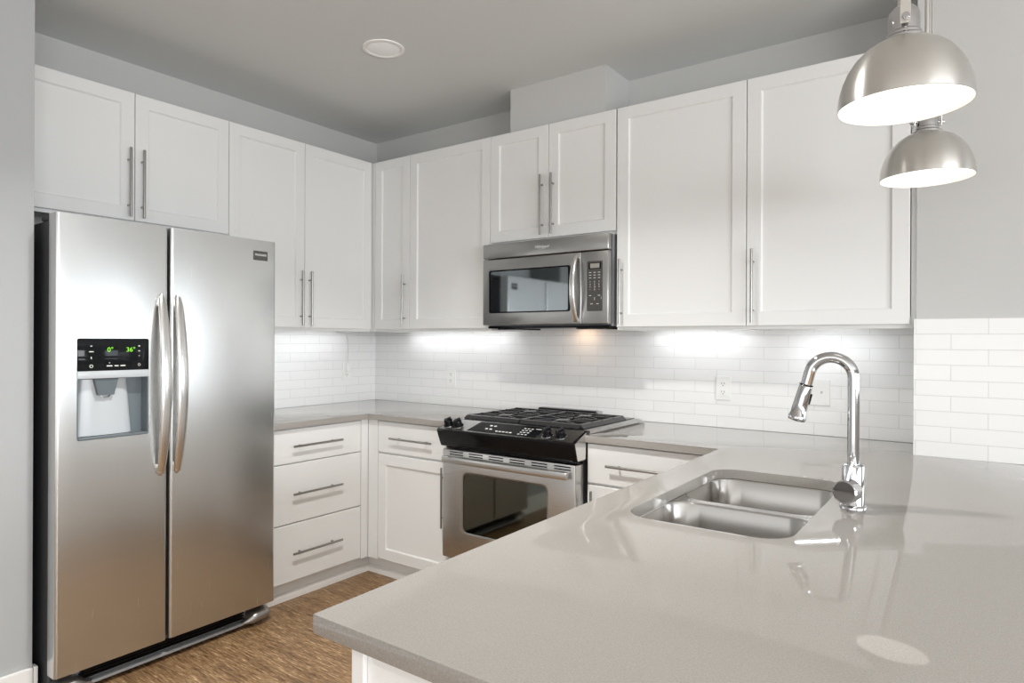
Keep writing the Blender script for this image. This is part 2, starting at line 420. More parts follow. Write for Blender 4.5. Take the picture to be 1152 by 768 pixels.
def base_cabinet(fr, a, b_, depth, label, fronts, toe=None, extra=None, d_front=0.63, open_top=False):
    """fronts: (kind, u0, u1, z0, z1, handle) kind in drawer/door"""
    c = fr((a + b_) / 2, depth / 2, 0)
    t = thing('base_cabinet', label, 'cabinet', c)
    df = d_front - 0.02
    bm = B(); w = 0.018
    top = 0.8835
    add_box(bm, fr(a, 0.002, 0.10), fr(a + w, df, top)); add_box(bm, fr(b_ - w, 0.002, 0.10), fr(b_, df, top))
    add_box(bm, fr(a + w, 0.002, 0.10), fr(b_ - w, df, 0.118)); add_box(bm, fr(a + w, 0.002, 0.118), fr(b_ - w, 0.014, top))
    if not open_top: add_box(bm, fr(a + w, 0.014, top - w), fr(b_ - w, df, top))
    add_box(bm, fr(a + w, df - w, 0.118), fr(b_ - w, df, top - w))
    obj('carcass', bm, M['cab'], t)
    bm = B(); ta, tb = toe or (a + 0.001, b_ - 0.001); add_box(bm, fr(ta, 0.05, 0.0), fr(tb, d_front - 0.055, 0.0995)); obj('toe_kick', bm, M['cab'], t)
    for kind, u0, u1, z0, z1, hd in fronts:
        if kind == 'drawer':
            dm = obj('drawer', slab(fr, u0 + G, u1 - G, z0, z1, df + 0.001, d_front), M['cab'], t)
        else:
            dm = obj('door', shaker(fr, u0 + G, u1 - G, z0, z1, df + 0.001, d_front), M['cab'], t)
        if hd: bar_handle(fr, hd[0], hd[1], d_front, hd[2], dm)
    if extra: extra(t)
    return t
def filler_strip(fr, a, b_, d0, d1):
    def f(t):
        bm = B(); add_box(bm, fr(a, d0, 0.1), fr(b_, d1, 0.8835)); obj('filler_strip', bm, M['cab'], t)
    return f
zz = [(0.706, 0.877), (0.402, 0.700), (0.108, 0.396)]
base_cabinet(fr_left, -1.310, -0.6105, 0.61, 'white three-drawer base cabinet between the refrigerator and the corner',
             [('drawer', -1.302, -0.683, z0, z1, (-0.99, (z0 + z1) / 2, False)) for z0, z1 in zz],
             extra=filler_strip(fr_left, -0.680, -0.631, 0.611, 0.629), toe=(-1.309, -0.5755))
base_cabinet(fr_back, 0.6115, 1.264, 0.61, 'white base cabinet with a drawer over a door, at the corner side of the range',
             [('drawer', 0.710, 1.256, 0.706, 0.877, (0.983, 0.791, False)), ('door', 0.710, 1.256, 0.108, 0.695, (1.211, 0.52, True))],
             extra=filler_strip(fr_back, 0.631, 0.707, 0.611, 0.629), toe=(0.5755, 1.263))
base_cabinet(fr_back, 2.037, 2.675, 0.61, 'white base cabinet with a drawer over a door, between the range and the peninsula',
             [('drawer', 2.045, 2.563, 0.706, 0.877, (2.305, 0.791, False)), ('door', 2.045, 2.563, 0.108, 0.695, (2.080, 0.52, True))])
# quarter-round moulding along the toe kicks
def moulding(p, q, out, label):
    bm = B(); p, q, o = Vector(p), Vector(q), Vector(out); up = Vector((0, 0, 1))
    prof = [(0, 0), (0.016, 0), (0.016, 0.026), (0.012, 0.036), (0.004, 0.041), (0, 0.042)]
    loft(bm, [[p + o * a + up * z for a, z in prof], [q + o * a + up * z for a, z in prof]])
    o_ = obj('shoe_moulding', bm, M['trim']); tag(o_, label, 'moulding')
moulding((0.5755, -1.310, 0.0005), (0.5755, -0.5755, 0.0005), (1, 0, 0), 'white shoe moulding on the floor below the three drawers')
moulding((0.593, -0.5755, 0.0005), (1.262, -0.5755, 0.0005), (0, -1, 0), 'white shoe moulding on the floor below the corner base cabinet door')

# peninsula: sink base, a second base cabinet, and the panelled bar end
base_cabinet(fr_pen, -1.88, -0.98, 0.60, 'white two-door sink base cabinet in the peninsula',
             [('door', -1.872, -1.432, 0.108, 0.877, (-1.462, 0.70, True)), ('door', -1.429, -0.988, 0.108, 0.877, (-1.399, 0.70, True))], d_front=0.60, open_top=True, extra=filler_strip(fr_pen, -0.979, -0.632, 0.581, 0.599))
base_cabinet(fr_pen, -2.498, -1.881, 0.60, 'white single-door base cabinet at the open end of the peninsula',
             [('door', -2.490, -1.888, 0.108, 0.877, (-1.918, 0.70, True))], d_front=0.60)
t = thing('end_panel', 'white panel closing the near end of the peninsula under the worktop', 'panel', (3.1, -2.51, 0))
bm = B(); add_box(bm, (2.704, -2.516, 0.0), (3.56, -2.4985, 0.8835)); obj('panel', bm, M['cab'], t)
bm = B(); add_box(bm, (2.704, -2.5245, 0.0), (2.731, -2.5165, 0.8835), 0.002); obj('corner_strip', bm, M['cab'], t)
bm = B(); add_box(bm, (3.302, -2.498, 0.0), (3.56, -0.3435, 0.8835)); o = obj('bar_back_panel', bm, M['cab'])
tag(o, 'white half wall under the bar side of the peninsula worktop', 'panel')

# ------------------------------------------------------------------ worktops
def poly_slab(name, pts, z0, z1, bev):
    bm = B(); add_prism(bm, [(x, y, z0) for x, y in pts], (0, 0, z1 - z0), bev); return obj(name, bm, M['quartz'], None, 30)
o = poly_slab('countertop', [(0.001, -0.001), (1.2675, -0.001), (1.2675, -0.6495), (0.6495, -0.6495), (0.6495, -1.312), (0.001, -1.312)], 0.884, 0.914, 0.002)
tag(o, 'grey quartz worktop running from the refrigerator around the corner to the range', 'countertop')
SX0, SX1, SY0, SY1, SR = 2.757, 3.137, -1.745, -1.022, 0.075
pen = poly_slab('countertop', [(2.033, -0.001), (3.2635, -0.001), (3.2635, -0.3350), (3.80, -0.3350), (3.80, -2.5442), (2.639, -2.5442), (2.639, -0.6495), (2.033, -0.6495)], 0.884, 0.914, 0.002)
tag(pen, 'large grey quartz worktop of the peninsula holding the sink', 'countertop')
bm = B(); add_prism(bm, [(x, y, 0.86) for x, y in rrect(SX0, SX1, SY0, SY1, SR, 10)], (0, 0, 0.08)); cb = [bm]
bm = B(); add_cyl(bm, (3.201, -1.343, 0.86), (3.201, -1.343, 0.93), 0.017, n=20); cb.append(bm)
cut(pen, cb)

# ------------------------------------------------------------------ sink
t = thing('kitchen_sink', 'double bowl stainless steel sink set under the grey worktop', 'sink', (2.95, -1.38, 0.70))
zr = 0.8832
bowls = [(SX0 - 0.004, SX1 + 0.004, SY0 - 0.004, -1.402), (SX0 - 0.004, SX1 + 0.004, -1.372, SY1 + 0.004)]
bm = B(); add_prism(bm, [(x, y, zr - 0.002) for x, y in rrect(SX0 - 0.03, SX1 + 0.03, SY0 - 0.03, SY1 + 0.03, 0.09, 10)], (0, 0, 0.002))
rim = obj('rim', bm, M['sinksteel'], t)
cb = []
for x0, x1, y0, y1 in bowls:
    bm = B(); add_prism(bm, [(x, y, zr - 0.02) for x, y in rrect(x0, x1, y0, y1, 0.078, 10)], (0, 0, 0.04)); cb.append(bm)
cut(rim, cb)
for x0, x1, y0, y1 in bowls:
    bm = B(); rings = []
    def rg(i, z, r): return [Vector((x, y, z)) for x, y in rrect(x0 + i, x1 - i, y0 + i, y1 - i, r, 10)]
    seq = [(0.0, zr, 0.078), (0.003, zr - 0.006, 0.076), (0.010, 0.735, 0.072), (0.014, 0.715, 0.070), (0.022, 0.702, 0.066), (0.036, 0.697, 0.060), (0.10, 0.694, 0.030)]
    loft(bm, [rg(*s) for s in seq], cap0=False, cap1=True)
    loft(bm, [rg(0.0, zr, 0.078), rg(-0.001, zr - 0.02, 0.079), rg(0.006, 0.70, 0.075), rg(0.03, 0.692, 0.07)], cap0=False, cap1=True)
    bw = obj('bowl', bm, M['sinksteel'], t, 35)
    cx, cy = (x0 + x1) / 2, (y0 + y1) / 2
    bm = B(); add_lathe(bm, (cx, cy, 0.6935), [(0.056, 0.001), (0.055, 0.003), (0.042, 0.0035), (0.038, 0.001), (0.010, 0.001), (0.008, 0.006), (0.001, 0.0065)], 32, cap1=True)
    obj('drain', bm, M['chrome'], bw, 40)

# ------------------------------------------------------------------ faucet
FX, FY = 3.201, -1.343
t = thing('kitchen_faucet', 'tall chrome gooseneck pull-down faucet standing beside the sink', 'faucet', (FX, FY, 0.914))
bm = B(); add_lathe(bm, (FX, FY, 0.914), [(0.0315, 0.0003), (0.0315, 0.005), (0.029, 0.009), (0.0265, 0.010)], 40, cap0=True, cap1=True); obj('base_flange', bm, M['chrome'], t, 40)
bm = B(); add_lathe(bm, (FX, FY, 0.914), [(0.0262, 0.009), (0.0262, 0.105), (0.0245, 0.109), (0.016, 0.110)], 40, cap0=True, cap1=True); obj('body', bm, M['chrome'], t, 40)
# lever barrel faces the room end of the peninsula, thin lever rises from it
d = Vector((-0.20, -1, 0)).normalized()
bm = B(); p = Vector((FX, FY, 0.914 + 0.048))
add_cyl(bm, p + d * 0.016, p + d * 0.060, 0.0285, n=40, bevel=0.003)
hub = obj('lever_hub', bm, M['chrome'], t, 40)
bm = B(); q0 = p + d * 0.046 + Vector((0, 0, 0.024)); q1 = p + d * 0.040 + Vector((0.012, 0, 0.088))
add_tube(bm, [q0, q0.lerp(q1, 0.5), q1, q1 + (q1 - q0) * 0.03], 0.006, 12, [0.0062, 0.0058, 0.0062, 0.003]); obj('lever', bm, M['chrome'], hub, 60)
# gooseneck towards the bowls
sp = Vector((-1, -0.10, 0)).normalized(); R = 0.0510
pts = [Vector((FX, FY, 0.914 + 0.108 + (1.238 - 1.022) * k / 8)) for k in range(9)]
c0 = Vector((FX, FY, 1.240)) + sp * R
for k in range(1, 21):
    a = PI - math.radians(170) * k / 20
    pts.append(c0 + sp * (R * math.cos(a)) + Vector((0, 0, R * math.sin(a))))
tan = (pts[-1] - pts[-2]).normalized()
pts += [pts[-1] + tan * 0.012, pts[-1] + tan * 0.031]
bm = B(); add_tube(bm, pts, 0.0142, 20); obj('spout', bm, M['chrome'], t, 60)
e = pts[-1]
bm = B(); add_lathe(bm, e, [(0.013, 0.0), (0.0155, 0.002), (0.0165, 0.006), (0.0185, 0.05), (0.0200, 0.080), (0.0218, 0.082), (0.0222, 0.092), (0.020, 0.096), (0.017, 0.0965)], 36, tan, cap0=True, cap1=True)
sh = obj('spray_head', bm, M['chrome'], t, 40)
bm = B(); side = tan.cross(sp).normalized(); nrm = (sp - tan * sp.dot(tan)).normalized()
pp = e + tan * 0.034 - nrm * 0.0165
add_cyl(bm, pp - tan * 0.014, pp + tan * 0.014, 0.0045, n=12); obj('spray_button', bm, M['black'], sh, 50)
bm = B(); add_lathe(bm, e, [(0.0168, -0.0015), (0.0172, 0.0), (0.0168, 0.0015)], 30, tan, cap0=True, cap1=True); obj('collar_ring', bm, M['black'], t, 50)

# ------------------------------------------------------------------ refrigerator
t = thing('refrigerator', 'side-by-side stainless steel refrigerator with water dispenser', 'refrigerator', (0.38, -1.77, 0))
bm = B(); add_box(bm, (0.03, -2.214, 0.02), (0.680, -1.327, 1.765), 0.004)
obj('body', bm, M['darkgrey'], t, label='dark grey refrigerator side')
FXF = 0.755
FZ0, FZ1 = 0.1, 1.787
def fridge_door(y0, y1):
    bm = B(); r = 0.012
    prof = [(0.694, y0), (0.694, y1), (FXF - 0.006, y1)]
    # gently crowned front, rounded edges
    n = 12
    pr = [(0.694, y1)]
    pr += [(FXF - r + r * math.sin(a), y1 - r + r * math.cos(a)) for a in [PI / 2 * k / 5 for k in range(6)]]
    pr += [(FXF - r + r * math.cos(a), y0 + r - r * math.sin(a)) for a in [PI / 2 * k / 5 for k in range(6)]]
    pr += [(0.694, y0)]
    loft(bm, [[Vector((x, y, FZ0)) for x, y in pr], [Vector((x, y, FZ1)) for x, y in pr]])
    return bm
door_f = obj('freezer_door', fridge_door(-2.222, -1.822), M['steel'], t, 30)
door_r = obj('fridge_door', fridge_door(-1.811, -1.319), M['steel'], t, 30)
DY0, DY1, DZ0, DZ1 = -2.153, -1.897, 0.951, 1.331
bm = B(); add_prism(bm, [(0.700, y, z) for y, z in rrect(DY0, DY1, DZ0, DZ1, 0.008, 4)], (0.08, 0, 0))
cut(door_f, [bm])
for y0, y1 in ((-2.216, -1.83), (-1.805, -1.325)):
    box('door_gasket', (0.6805, y0, 0.11), (0.6935, y1, 1.755), M['midgrey'], t)
bm = B(); add_box(bm, (0.60, -2.216, 1.7655), (0.688, -2.13, 1.785), 0.006); obj('hinge_cover', bm, M['darkgrey'], t)
bm = B(); add_box(bm, (0.60, -1.41, 1.7655), (0.688, -1.327, 1.785), 0.006); obj('hinge_cover', bm, M['darkgrey'], t)
def bow_handle(yc, parent, lean):
    bm = B(); z0, z1 = 0.775, 1.513; n = 28; rings = []
    for k in range(n + 1):
        s = k / n; z = z0 + (z1 - z0) * s
        b_ = math.sin(PI * s)
        x = FXF + 0.004 + 0.050 * (b_ ** 0.8)
        tip = min(1.0, (min(s, 1 - s) / 0.045)) ** 0.5 if min(s, 1 - s) < 0.045 else 1.0
        hw = (0.0135 + 0.0085 * b_ ** 0.6) * max(tip, 0.12); th = 0.007 + 0.002 * b_
        yy = yc + lean * b_
        ring = []
        for j in range(16):
            a = 2 * PI * j / 16
            ring.append(Vector((x + th * math.copysign(abs(math.cos(a)) ** 0.8, math.cos(a)), yy + hw * math.copysign(abs(math.sin(a)) ** 0.7, math.sin(a)), z)))
        rings.append(ring)
    loft(bm, rings)
    for z in (z0 + 0.03, z1 - 0.03): add_box(bm, (FXF - 0.001, yc - 0.012, z - 0.02), (FXF + 0.016, yc + 0.012, z + 0.02), 0.003)
    obj('handle', bm, M['fhandle'], parent, 60, 'polished bowed door handle')
bow_handle(-1.852, door_f, 0.0); bow_handle(-1.786, door_r, 0.0)
# dispenser
dp = box('dispenser_panel', (0.7005, DY0 + 0.001, 1.209), (FXF + 0.002, DY1 - 0.001, DZ1 - 0.001), M['blackglass'], t, 0.003, 40, 'black glass dispenser control panel')
xs = FXF + 0.0022
yU, yV = (0, 1, 0), (0, 0, 1)
text('temperature_digits', '0\u00b0', 0.025, (xs, -2.040, 1.2875), yU, yV, M['green'], dp)
text('temperature_digits', '36\u00b0', 0.025, (xs, -1.966, 1.2875), yU, yV, M['green'], dp)
for y, z, w, h in ((-2.106, 1.302, .006, .003), (-2.106, 1.281, .016, .003), (-2.106, 1.258, .003, .008), (-1.935, 1.302, .006, .004), (-1.935, 1.283, .006, .003), (-1.935, 1.264, .004, .002),
                   (-2.043, 1.2265, .020, .004), (-2.018, 1.2265, .014, .004), (-1.995, 1.2265, .018, .004), (-2.043, 1.238, .003, .003)):
    bm = B(); add_box(bm, (xs - 0.0006, y - w / 2, z - h / 2), (xs + 0.0003, y + w / 2, z + h / 2)); obj('control_mark', bm, M['print'], dp)
bm = B(); add_lathe(bm, (xs, -2.106, 1.2265), [(0.0062, 0), (0.0062, 0.0004), (0.0042, 0.0004), (0.0042, 0)], 20, (1, 0, 0)); obj('control_mark', bm, M['print'], dp)
bm = B(); add_lathe(bm, (xs, -1.935, 1.2285), [(0.0050, 0), (0.0050, 0.0004), (0.0038, 0.0004), (0.0038, 0)], 20, (1, 0, 0))
obj('control_mark', bm, M['print'], dp)
box('dispenser_band', (0.7005, DY0 + 0.001, 1.180), (FXF + 0.003, DY1 - 0.001, 1.2085), M['lightgrey'], t, 0.002, 40, 'pale grey band below the panel')
# recess lining open at the front
bm = B(); xi, xo, w = 0.7006, FXF - 0.0005, 0.004
add_box(bm, (xi, DY0 + 0.001, DZ0 + 0.001), (xi + 0.003, DY1 - 0.001, 1.1795))
add_box(bm, (xi, DY0 + 0.001, DZ0 + 0.001), (xo, DY0 + 0.001 + w, 1.1795)); add_box(bm, (xi, DY1 - 0.001 - w, DZ0 + 0.001), (xo, DY1 - 0.001, 1.1795))
rec = obj('dispenser_recess', bm, M['slate'], t)
bm = B()
pr = []
for k in range(13):
    a = PI * k / 12; pr.append((0.7045 + 0.024 * math.sin(a) ** 0.8, -2.042 - 0.100 * math.cos(a)))
loft(bm, [[Vector((x, y, 0.962)) for x, y in pr], [Vector((x - 0.002 if x > 0.71 else x, -2.046 + (y + 2.042) * 0.86, 1.176)) for x, y in pr]])
obj('backplate', bm, M['lightgrey'], rec, 40, 'pale grey curved backplate')
bm = B()
loft(bm, [[Vector((x, y, 1.178)) for x, y in ((0.726, -2.090), (0.726, -2.008), (0.750, -2.008), (0.750, -2.090))],
          [Vector((x, y, 1.115)) for x, y in ((0.727, -2.076), (0.727, -2.020), (0.744, -2.020), (0.744, -2.076))]])
obj('water_nozzle', bm, M['slate'], rec)
bm = B(); add_tube(bm, [(0.732, -2.066, 1.116), (0.736, -2.060, 1.108), (0.738, -2.048, 1.105), (0.736, -2.036, 1.108), (0.732, -2.030, 1.116)], 0.002, 8); obj('dispenser_lever', bm, M['chrome'], rec, 60)
bm = B(); add_box(bm, (xi + 0.003, DY0 + 0.006, DZ0 + 0.001), (xo + 0.004, DY1 - 0.006, DZ0 + 0.009), 0.002)
tr = obj('drip_tray', bm, M['slate'], t)
for k in range(9):
    bm = B(); y = DY0 + 0.02 + k * 0.027; add_box(bm, (xi + 0.008, y, DZ0 + 0.009), (xo, y + 0.004, DZ0 + 0.0105)); obj('tray_slat', bm, M['midgrey'], tr)
# badge
bd = box('badge', (FXF - 0.0005, -1.4365, 1.694), (FXF + 0.0022, -1.3645, 1.737), M['keypad'], t, 0.0008)
text('badge_lettering', 'FRIGIDAIRE', 0.0135, (FXF + 0.0023, -1.4005, 1.7185), yU, yV, M['print'], bd, sx=0.86)
# toe grille with rounded feet covers
bm = B(); add_box(bm, (0.690, -2.13, 0.020), (0.722, -1.43, 0.033), 0.004); add_box(bm, (0.655, -2.14, 0.020), (0.690, -1.43, 0.085))
gr = obj('toe_grille', bm, M['midgrey'], t, 40)
bm = B()
for z in (0.047, 0.060, 0.073): add_box(bm, (0.6895, -2.12, z), (0.715, -1.45, z + 0.005))
obj('grille_slats', bm, M['black'], gr)
for yc, s in ((-1.40, 1), (-2.145, -1)):
    bm = B(); rings = []
    for k in range(17):
        q = k / 16; y = yc + s * (-0.065 + 0.145 * q)
        g = min(1.0, q / 0.45); g = g * g * (3 - 2 * g); e_ = 1.0 if q < 0.72 else max(0.05, math.sqrt(max(0.0, 1 - ((q - 0.72) / 0.285) ** 2)))
        hh = (0.008 + 0.022 * g) * e_; dx = (0.016 + 0.026 * g) * e_; zc = 0.026 + 0.010 * g + 0.012 * q
        rings.append([Vector((0.706 + dx * math.cos(a), y, max(0.0015, zc + hh * math.sin(a)))) for a in [2 * PI * j / 18 for j in range(18)]])
    loft(bm, rings); obj('foot_cover', bm, M['footgrey'], t, 60)
for x in (0.62, 0.10):
    for y in (-2.15, -1.40):
        bm = B(); add_cyl(bm, (x, y, 0.0005), (x, y, 0.0195), 0.02); obj('levelling_foot', bm, M['black'], t, 40)

# ------------------------------------------------------------------ range
RX0, RX1, RC = 1.270, 2.030, 1.650
t = thing('gas_range', 'stainless slide-in gas range with black front-sloping control panel', 'range', (RC, -0.36, 0))
bm = B(); add_box(bm, (RX0, -0.640, 0.035), (RX1, -0.02, 0.905)); obj('body', bm, M['darkgrey'], t)
bm = B()
loft(bm, [[Vector((x, y, z)) for x, y in ((1.257 + i, -0.615), (2.043 - i, -0.615), (2.043 - i, -0.022 - i * 0.3), (1.257 + i, -0.022 - i * 0.3))] for i, z in ((0, 0.9148), (0, 0.9166), (0.012, 0.9180), (0.030, 0.9275))])
top = obj('cooktop', bm, M['steel_x'], t, 30)
bm = B(); add_box(bm, (1.30, -0.585, 0.9275), (2.00, -0.05, 0.9315), 0.0015); obj('cooktop_pan', bm, M['black'], t)
# control nose
NY = -0.747
bm = B()
prof = [(-0.600, 0.9145), (-0.600, 0.9295), (-0.622, 0.9295), (NY + 0.004, 0.889), (NY, 0.883), (-0.715, 0.806), (-0.710, 0.802), (-0.6505, 0.802), (-0.6505, 0.9145)]
add_prism(bm, [(1.257, y, z) for y, z in prof], (0.786, 0, 0), 0.0018)
nose = obj('control_panel', bm, M['black'], t, 30, 'glossy black sloping control panel')
sl = Vector((0, NY + 0.004 + 0.622, 0.889 - 0.9295)).normalized()          # down-slope
nn = Vector((0, sl.z, -sl.y)).normalized(); nn = nn if nn.z > 0 else -nn
o0 = Vector((0, -0.622, 0.9295)); SLN = (Vector((0, NY + 0.004, 0.889)) - o0).length
def SP(x, s, h): return Vector((x, 0, 0)) + o0 + sl * s + nn * h
def splate(bm, pts, h0, h1): loft(bm, [[SP(x, s, h0) for x, s in pts], [SP(x, s, h1) for x, s in pts]])
bm = B(); splate(bm, rrect(1.268, 2.032, 0.006, SLN - 0.004, 0.006, 3), 0.0002, 0.0022); pl = obj('steel_fascia', bm, M['steel_mw'], t, None, 'brushed steel strip carrying the knobs')
bm = B(); splate(bm, [(1.455, 0.012), (1.840, 0.012), (1.835, SLN - 0.012), (1.440, SLN - 0.012)], 0.0022, 0.0034); dsp = obj('touch_display', bm, M['blackglass'], t)
def mk(x, s, w, h):
    bm = B(); splate(bm, [(x - w / 2, s - h / 2), (x + w / 2, s - h / 2), (x + w / 2, s + h / 2), (x - w / 2, s + h / 2)], 0.0034, 0.0039); obj('touch_key', bm, M['print'], dsp)
for x, s in ((1.540, .046), (1.565, .046), (1.560, .080), (1.535, .080)): mk(x, s, .014, .010)
for k in range(5): mk(1.605 + k * .020, .095, .013, .008)
for k in range(3):
    for j in range(4): mk(1.735 + k * .020, .040 + j * .020, .012, .006)
mk(1.808, .036, .03, .005)
for x in (1.297, 1.357, 1.882, 1.952):
    bm = B(); c = SP(x, 0.080, 0.0022)
    add_lathe(bm, c, [(0.0265, 0), (0.0265, 0.005), (0.022, 0.007), (0.0212, 0.026), (0.019, 0.030), (0.001, 0.0305)], 28, nn, cap0=True, cap1=True)
    kn = obj('knob', bm, M['black'], t, 40)
    bm = B(); a = sl * 0.017
    add_box(bm, (-0.0045, -0.018, 0.0), (0.0045, 0.018, 0.012), 0.002)
    rot = Matrix((Vector((1, 0, 0)), sl, nn)).transposed().to_4x4(); rot.translation = c + nn * 0.028
    bmesh.ops.transform(bm, matrix=rot @ Matrix.Rotation(0.35, 4, 'Z'), verts=bm.verts)
    obj('knob_grip', bm, M['iron'], kn, 40)
    bm = B(); add_lathe(bm, c, [(0.0285, 0), (0.0285, 0.0015), (0.0265, 0.0018)], 28, nn, cap0=True, cap1=True); obj('knob_ring', bm, M['chrome'], kn, 40)
# recess below the nose
box('vent_recess', (1.272, -0.690, 0.790), (2.028, -0.6405, 0.8018), M['black'], t)
# oven door
DYF = -0.712
bm = B(); add_box(bm, (1.266, DYF, 0.250), (2.034, -0.6405, 0.7885), 0.006, 3)
dr = obj('oven_door', bm, M['steel_x'], t, 30)
bm = B(); add_prism(bm, [(x, -0.700, z) for x, z in rrect(1.396, 1.893, 0.386, 0.687, 0.032, 6)], (0, -0.05, 0)); cut(dr, [bm])
bm = B(); add_prism(bm, [(x, -0.7005, z) for x, z in rrect(1.398, 1.891, 0.388, 0.685, 0.031, 6)], (0, -0.0085, 0)); wn = obj('oven_window', bm, M['ovenglass'], dr, None, 'dark glass oven window')
bm = B()
outer = rrect(1.3955, 1.8935, 0.3855, 0.6875, 0.0325, 6); inner = rrect(1.4015, 1.8875, 0.3915, 0.6815, 0.028, 6)
loft(bm, [[Vector((x, -0.7105, z)) for x, z in outer], [Vector((x, -0.7135, z)) for x, z in outer], [Vector((x, -0.7125, z)) for x, z in inner], [Vector((x, -0.7092, z)) for x, z in inner]], False, False)
obj('window_trim', bm, M['handle'], dr)
bm = B()
for row, z in enumerate((0.7775, 0.7655)):
    for k in range(6): 
        x = 1.315 + k * 0.122; add_box(bm, (x, DYF - 0.0006, z - 0.0028), (x + 0.085, DYF + 0.004, z + 0.0028))
obj('vent_slots', bm, M['black'], dr)
bm = B(); add_box(bm, (1.290, -0.752, 0.727), (2.012, -0.733, 0.760), 0.007, 3)
for x in (1.312, 1.990): add_box(bm, (x - 0.014, -0.7335, 0.731), (x + 0.014, -0.7115, 0.756), 0.003)
obj('door_handle', bm, M['steel_x'], dr, 40, 'wide flat steel oven handle')
bm = B(); add_box(bm, (1.272, -0.690, 0.062), (2.028, -0.6405, 0.236), 0.005); obj('storage_drawer', bm, M['steel_x'], t, 30)
box('kick_plate', (1.29, -0.63, 0.0005), (2.01, -0.10, 0.0345), M['black'], t)
# grates
def grate(x0, x1, lft):
    bm = B(); y0, y1, zt, zb = -0.578, -0.150, 0.950, 0.936
    wd = 0.011
    def bar(p, q, w=0.010, zt=zt, zb=zb):
        p, q = Vector((*p, 0)), Vector((*q, 0)); d = (q - p).normalized(); s = Vector((-d.y, d.x, 0)) * w / 2
        ring = lambda c: [c + s + Vector((0, 0, zb)), c - s + Vector((0, 0, zb)), c - s * 0.8 + Vector((0, 0, zt)), c + s * 0.8 + Vector((0, 0, zt))]
        loft(bm, [ring(p), ring(q)])
    # outer frame with sloping outer skirt down to the pan
    def skirt(p, q, out):
        p, q, o_ = Vector((*p, 0)), Vector((*q, 0)), Vector((*out, 0))
        ring = lambda c: [c + o_ * 0.020 + Vector((0, 0, 0.932)), c + o_ * 0.002 + Vector((0, 0, zt - 0.002)), c - o_ * 0.012 + Vector((0, 0, zt)), c - o_ * 0.012 + Vector((0, 0, zb)), c + o_ * 0.010 + Vector((0, 0, 0.932))]
        loft(bm, [ring(p), ring(q)])
    ox = -1 if lft else 1
    xe = x0 if lft else x1; xi = x1 if lft else x0
    skirt((min(xe, xi), y0), (max(xe, xi), y0), (0, -1))
    skirt((xe, y0 - 0.004), (xe, y1 + 0.004), (ox, 0))
    bar((xi, y0), (xi, y1), 0.010)
    bar((x0, y1), (x1, y1), 0.014, 0.951)
    ym = (y0 + y1) / 2; xm = (x0 + x1) / 2
    bar((x0, ym), (x1, ym))
    for yc in (-0.465, -0.245):
        for s in (-1, 1):
            bar((xm, yc + s * 0.035), (xm, yc + s * 0.105)); bar((xm + s * 0.035, yc), (xm + s * (x1 - x0) / 2, yc))
        for sx in (-1, 1):
            for sy in (-1, 1): bar((xm + sx * 0.04, yc + sy * 0.04), (xm + sx * 0.115, yc + sy * 0.085), 0.008)
    for x in (x0 + 0.01, x1 - 0.01):
        for y in (y0 + 0.01, y1 - 0.01): add_cyl(bm, (x, y, 0.931), (x, y, 0.944), 0.007, n=10)
    return bm
obj('grate', grate(1.318, 1.646, True), M['iron'], t)
obj('grate', grate(1.654, 1.982, False), M['iron'], t)
bm = B(); add_prism(bm, [(1.425, y, z) for y, z in ((-0.085, 0.9316), (-0.030, 0.9316), (-0.030, 0.9540), (-0.074, 0.9540), (-0.085, 0.948))], (0.365, 0, 0), 0.002)
ov = obj('rear_vent', bm, M['black'], t)
bm = B(); add_prism(bm, [(1.7905, y, z) for y, z in ((-0.085, 0.9316), (-0.030, 0.9316), (-0.030, 0.9540), (-0.074, 0.9540), (-0.085, 0.948))], (0.014, 0, 0), 0.003)
obj('vent_end', bm, M['chrome'], ov)
bm = B(); add_prism(bm, [(2.0432, y, z) for y, z in ((-0.640, 0.9140), (-0.640, 0.9270), (-0.655, 0.920), (NY + 0.010, 0.885), (-0.712, 0.808), (-0.645, 0.808))], (0.002, 0, 0))
obj('side_cap', bm, M['fhandle'], nose)
for x in (1.48, 1.82):
    for y in (-0.465, -0.245):
        bm = B(); add_lathe(bm, (x, y, 0.931), [(0.052, 0), (0.05, 0.004), (0.040, 0.008), (0.040, 0.010)], 32, cap0=True, cap1=True); bu = obj('burner', bm, M['fhandle'], t, 40)
        bm = B(); add_lathe(bm, (x, y, 0.941), [(0.036, 0), (0.037, 0.004), (0.033, 0.009), (0.001, 0.0095)], 32, cap0=True, cap1=True); obj('burner_cap', bm, M['iron'], bu, 40)

# ------------------------------------------------------------------ microwave
MY = -0.392
t = thing('microwave', 'stainless over-the-range microwave hung below the short cabinet', 'microwave', (1.65, -0.2, 1.40))
bm = B(); add_box(bm, (1.2745, -0.345, 1.402), (2.0195, -0.010, 1.8445), 0.003); obj('body', bm, M['midgrey'], t)
bm = B(); add_box(bm, (1.290, -0.372, 1.394), (2.015, -0.13, 1.4065)); add_box(bm, (1.33, -0.34, 1.388), (1.45, -0.10, 1.3945)); add_box(bm, (1.82, -0.34, 1.388), (1.98, -0.10, 1.3945)); obj('base_plate', bm, M['black'], t)
def front_box(x0, x1, z0, z1): 
    bm = B(); add_box(bm, (x0, MY, z0), (x1, -0.3455, z1), 0.004, 3); return bm
vp = obj('vent_panel', front_box(1.266, 2.022, 1.7665, 1.8445), M['steel_mw'], t, 30)
mdoor = obj('door', front_box(1.266, 1.876, 1.4115, 1.7615), M['steel_mw'], t, 30)
bm = B(); add_prism(bm, [(x, MY + 0.008, z) for x, z in rrect(1.308, 1.815, 1.474, 1.704, 0.012, 5)], (0, -0.05, 0)); cut(mdoor, [bm])
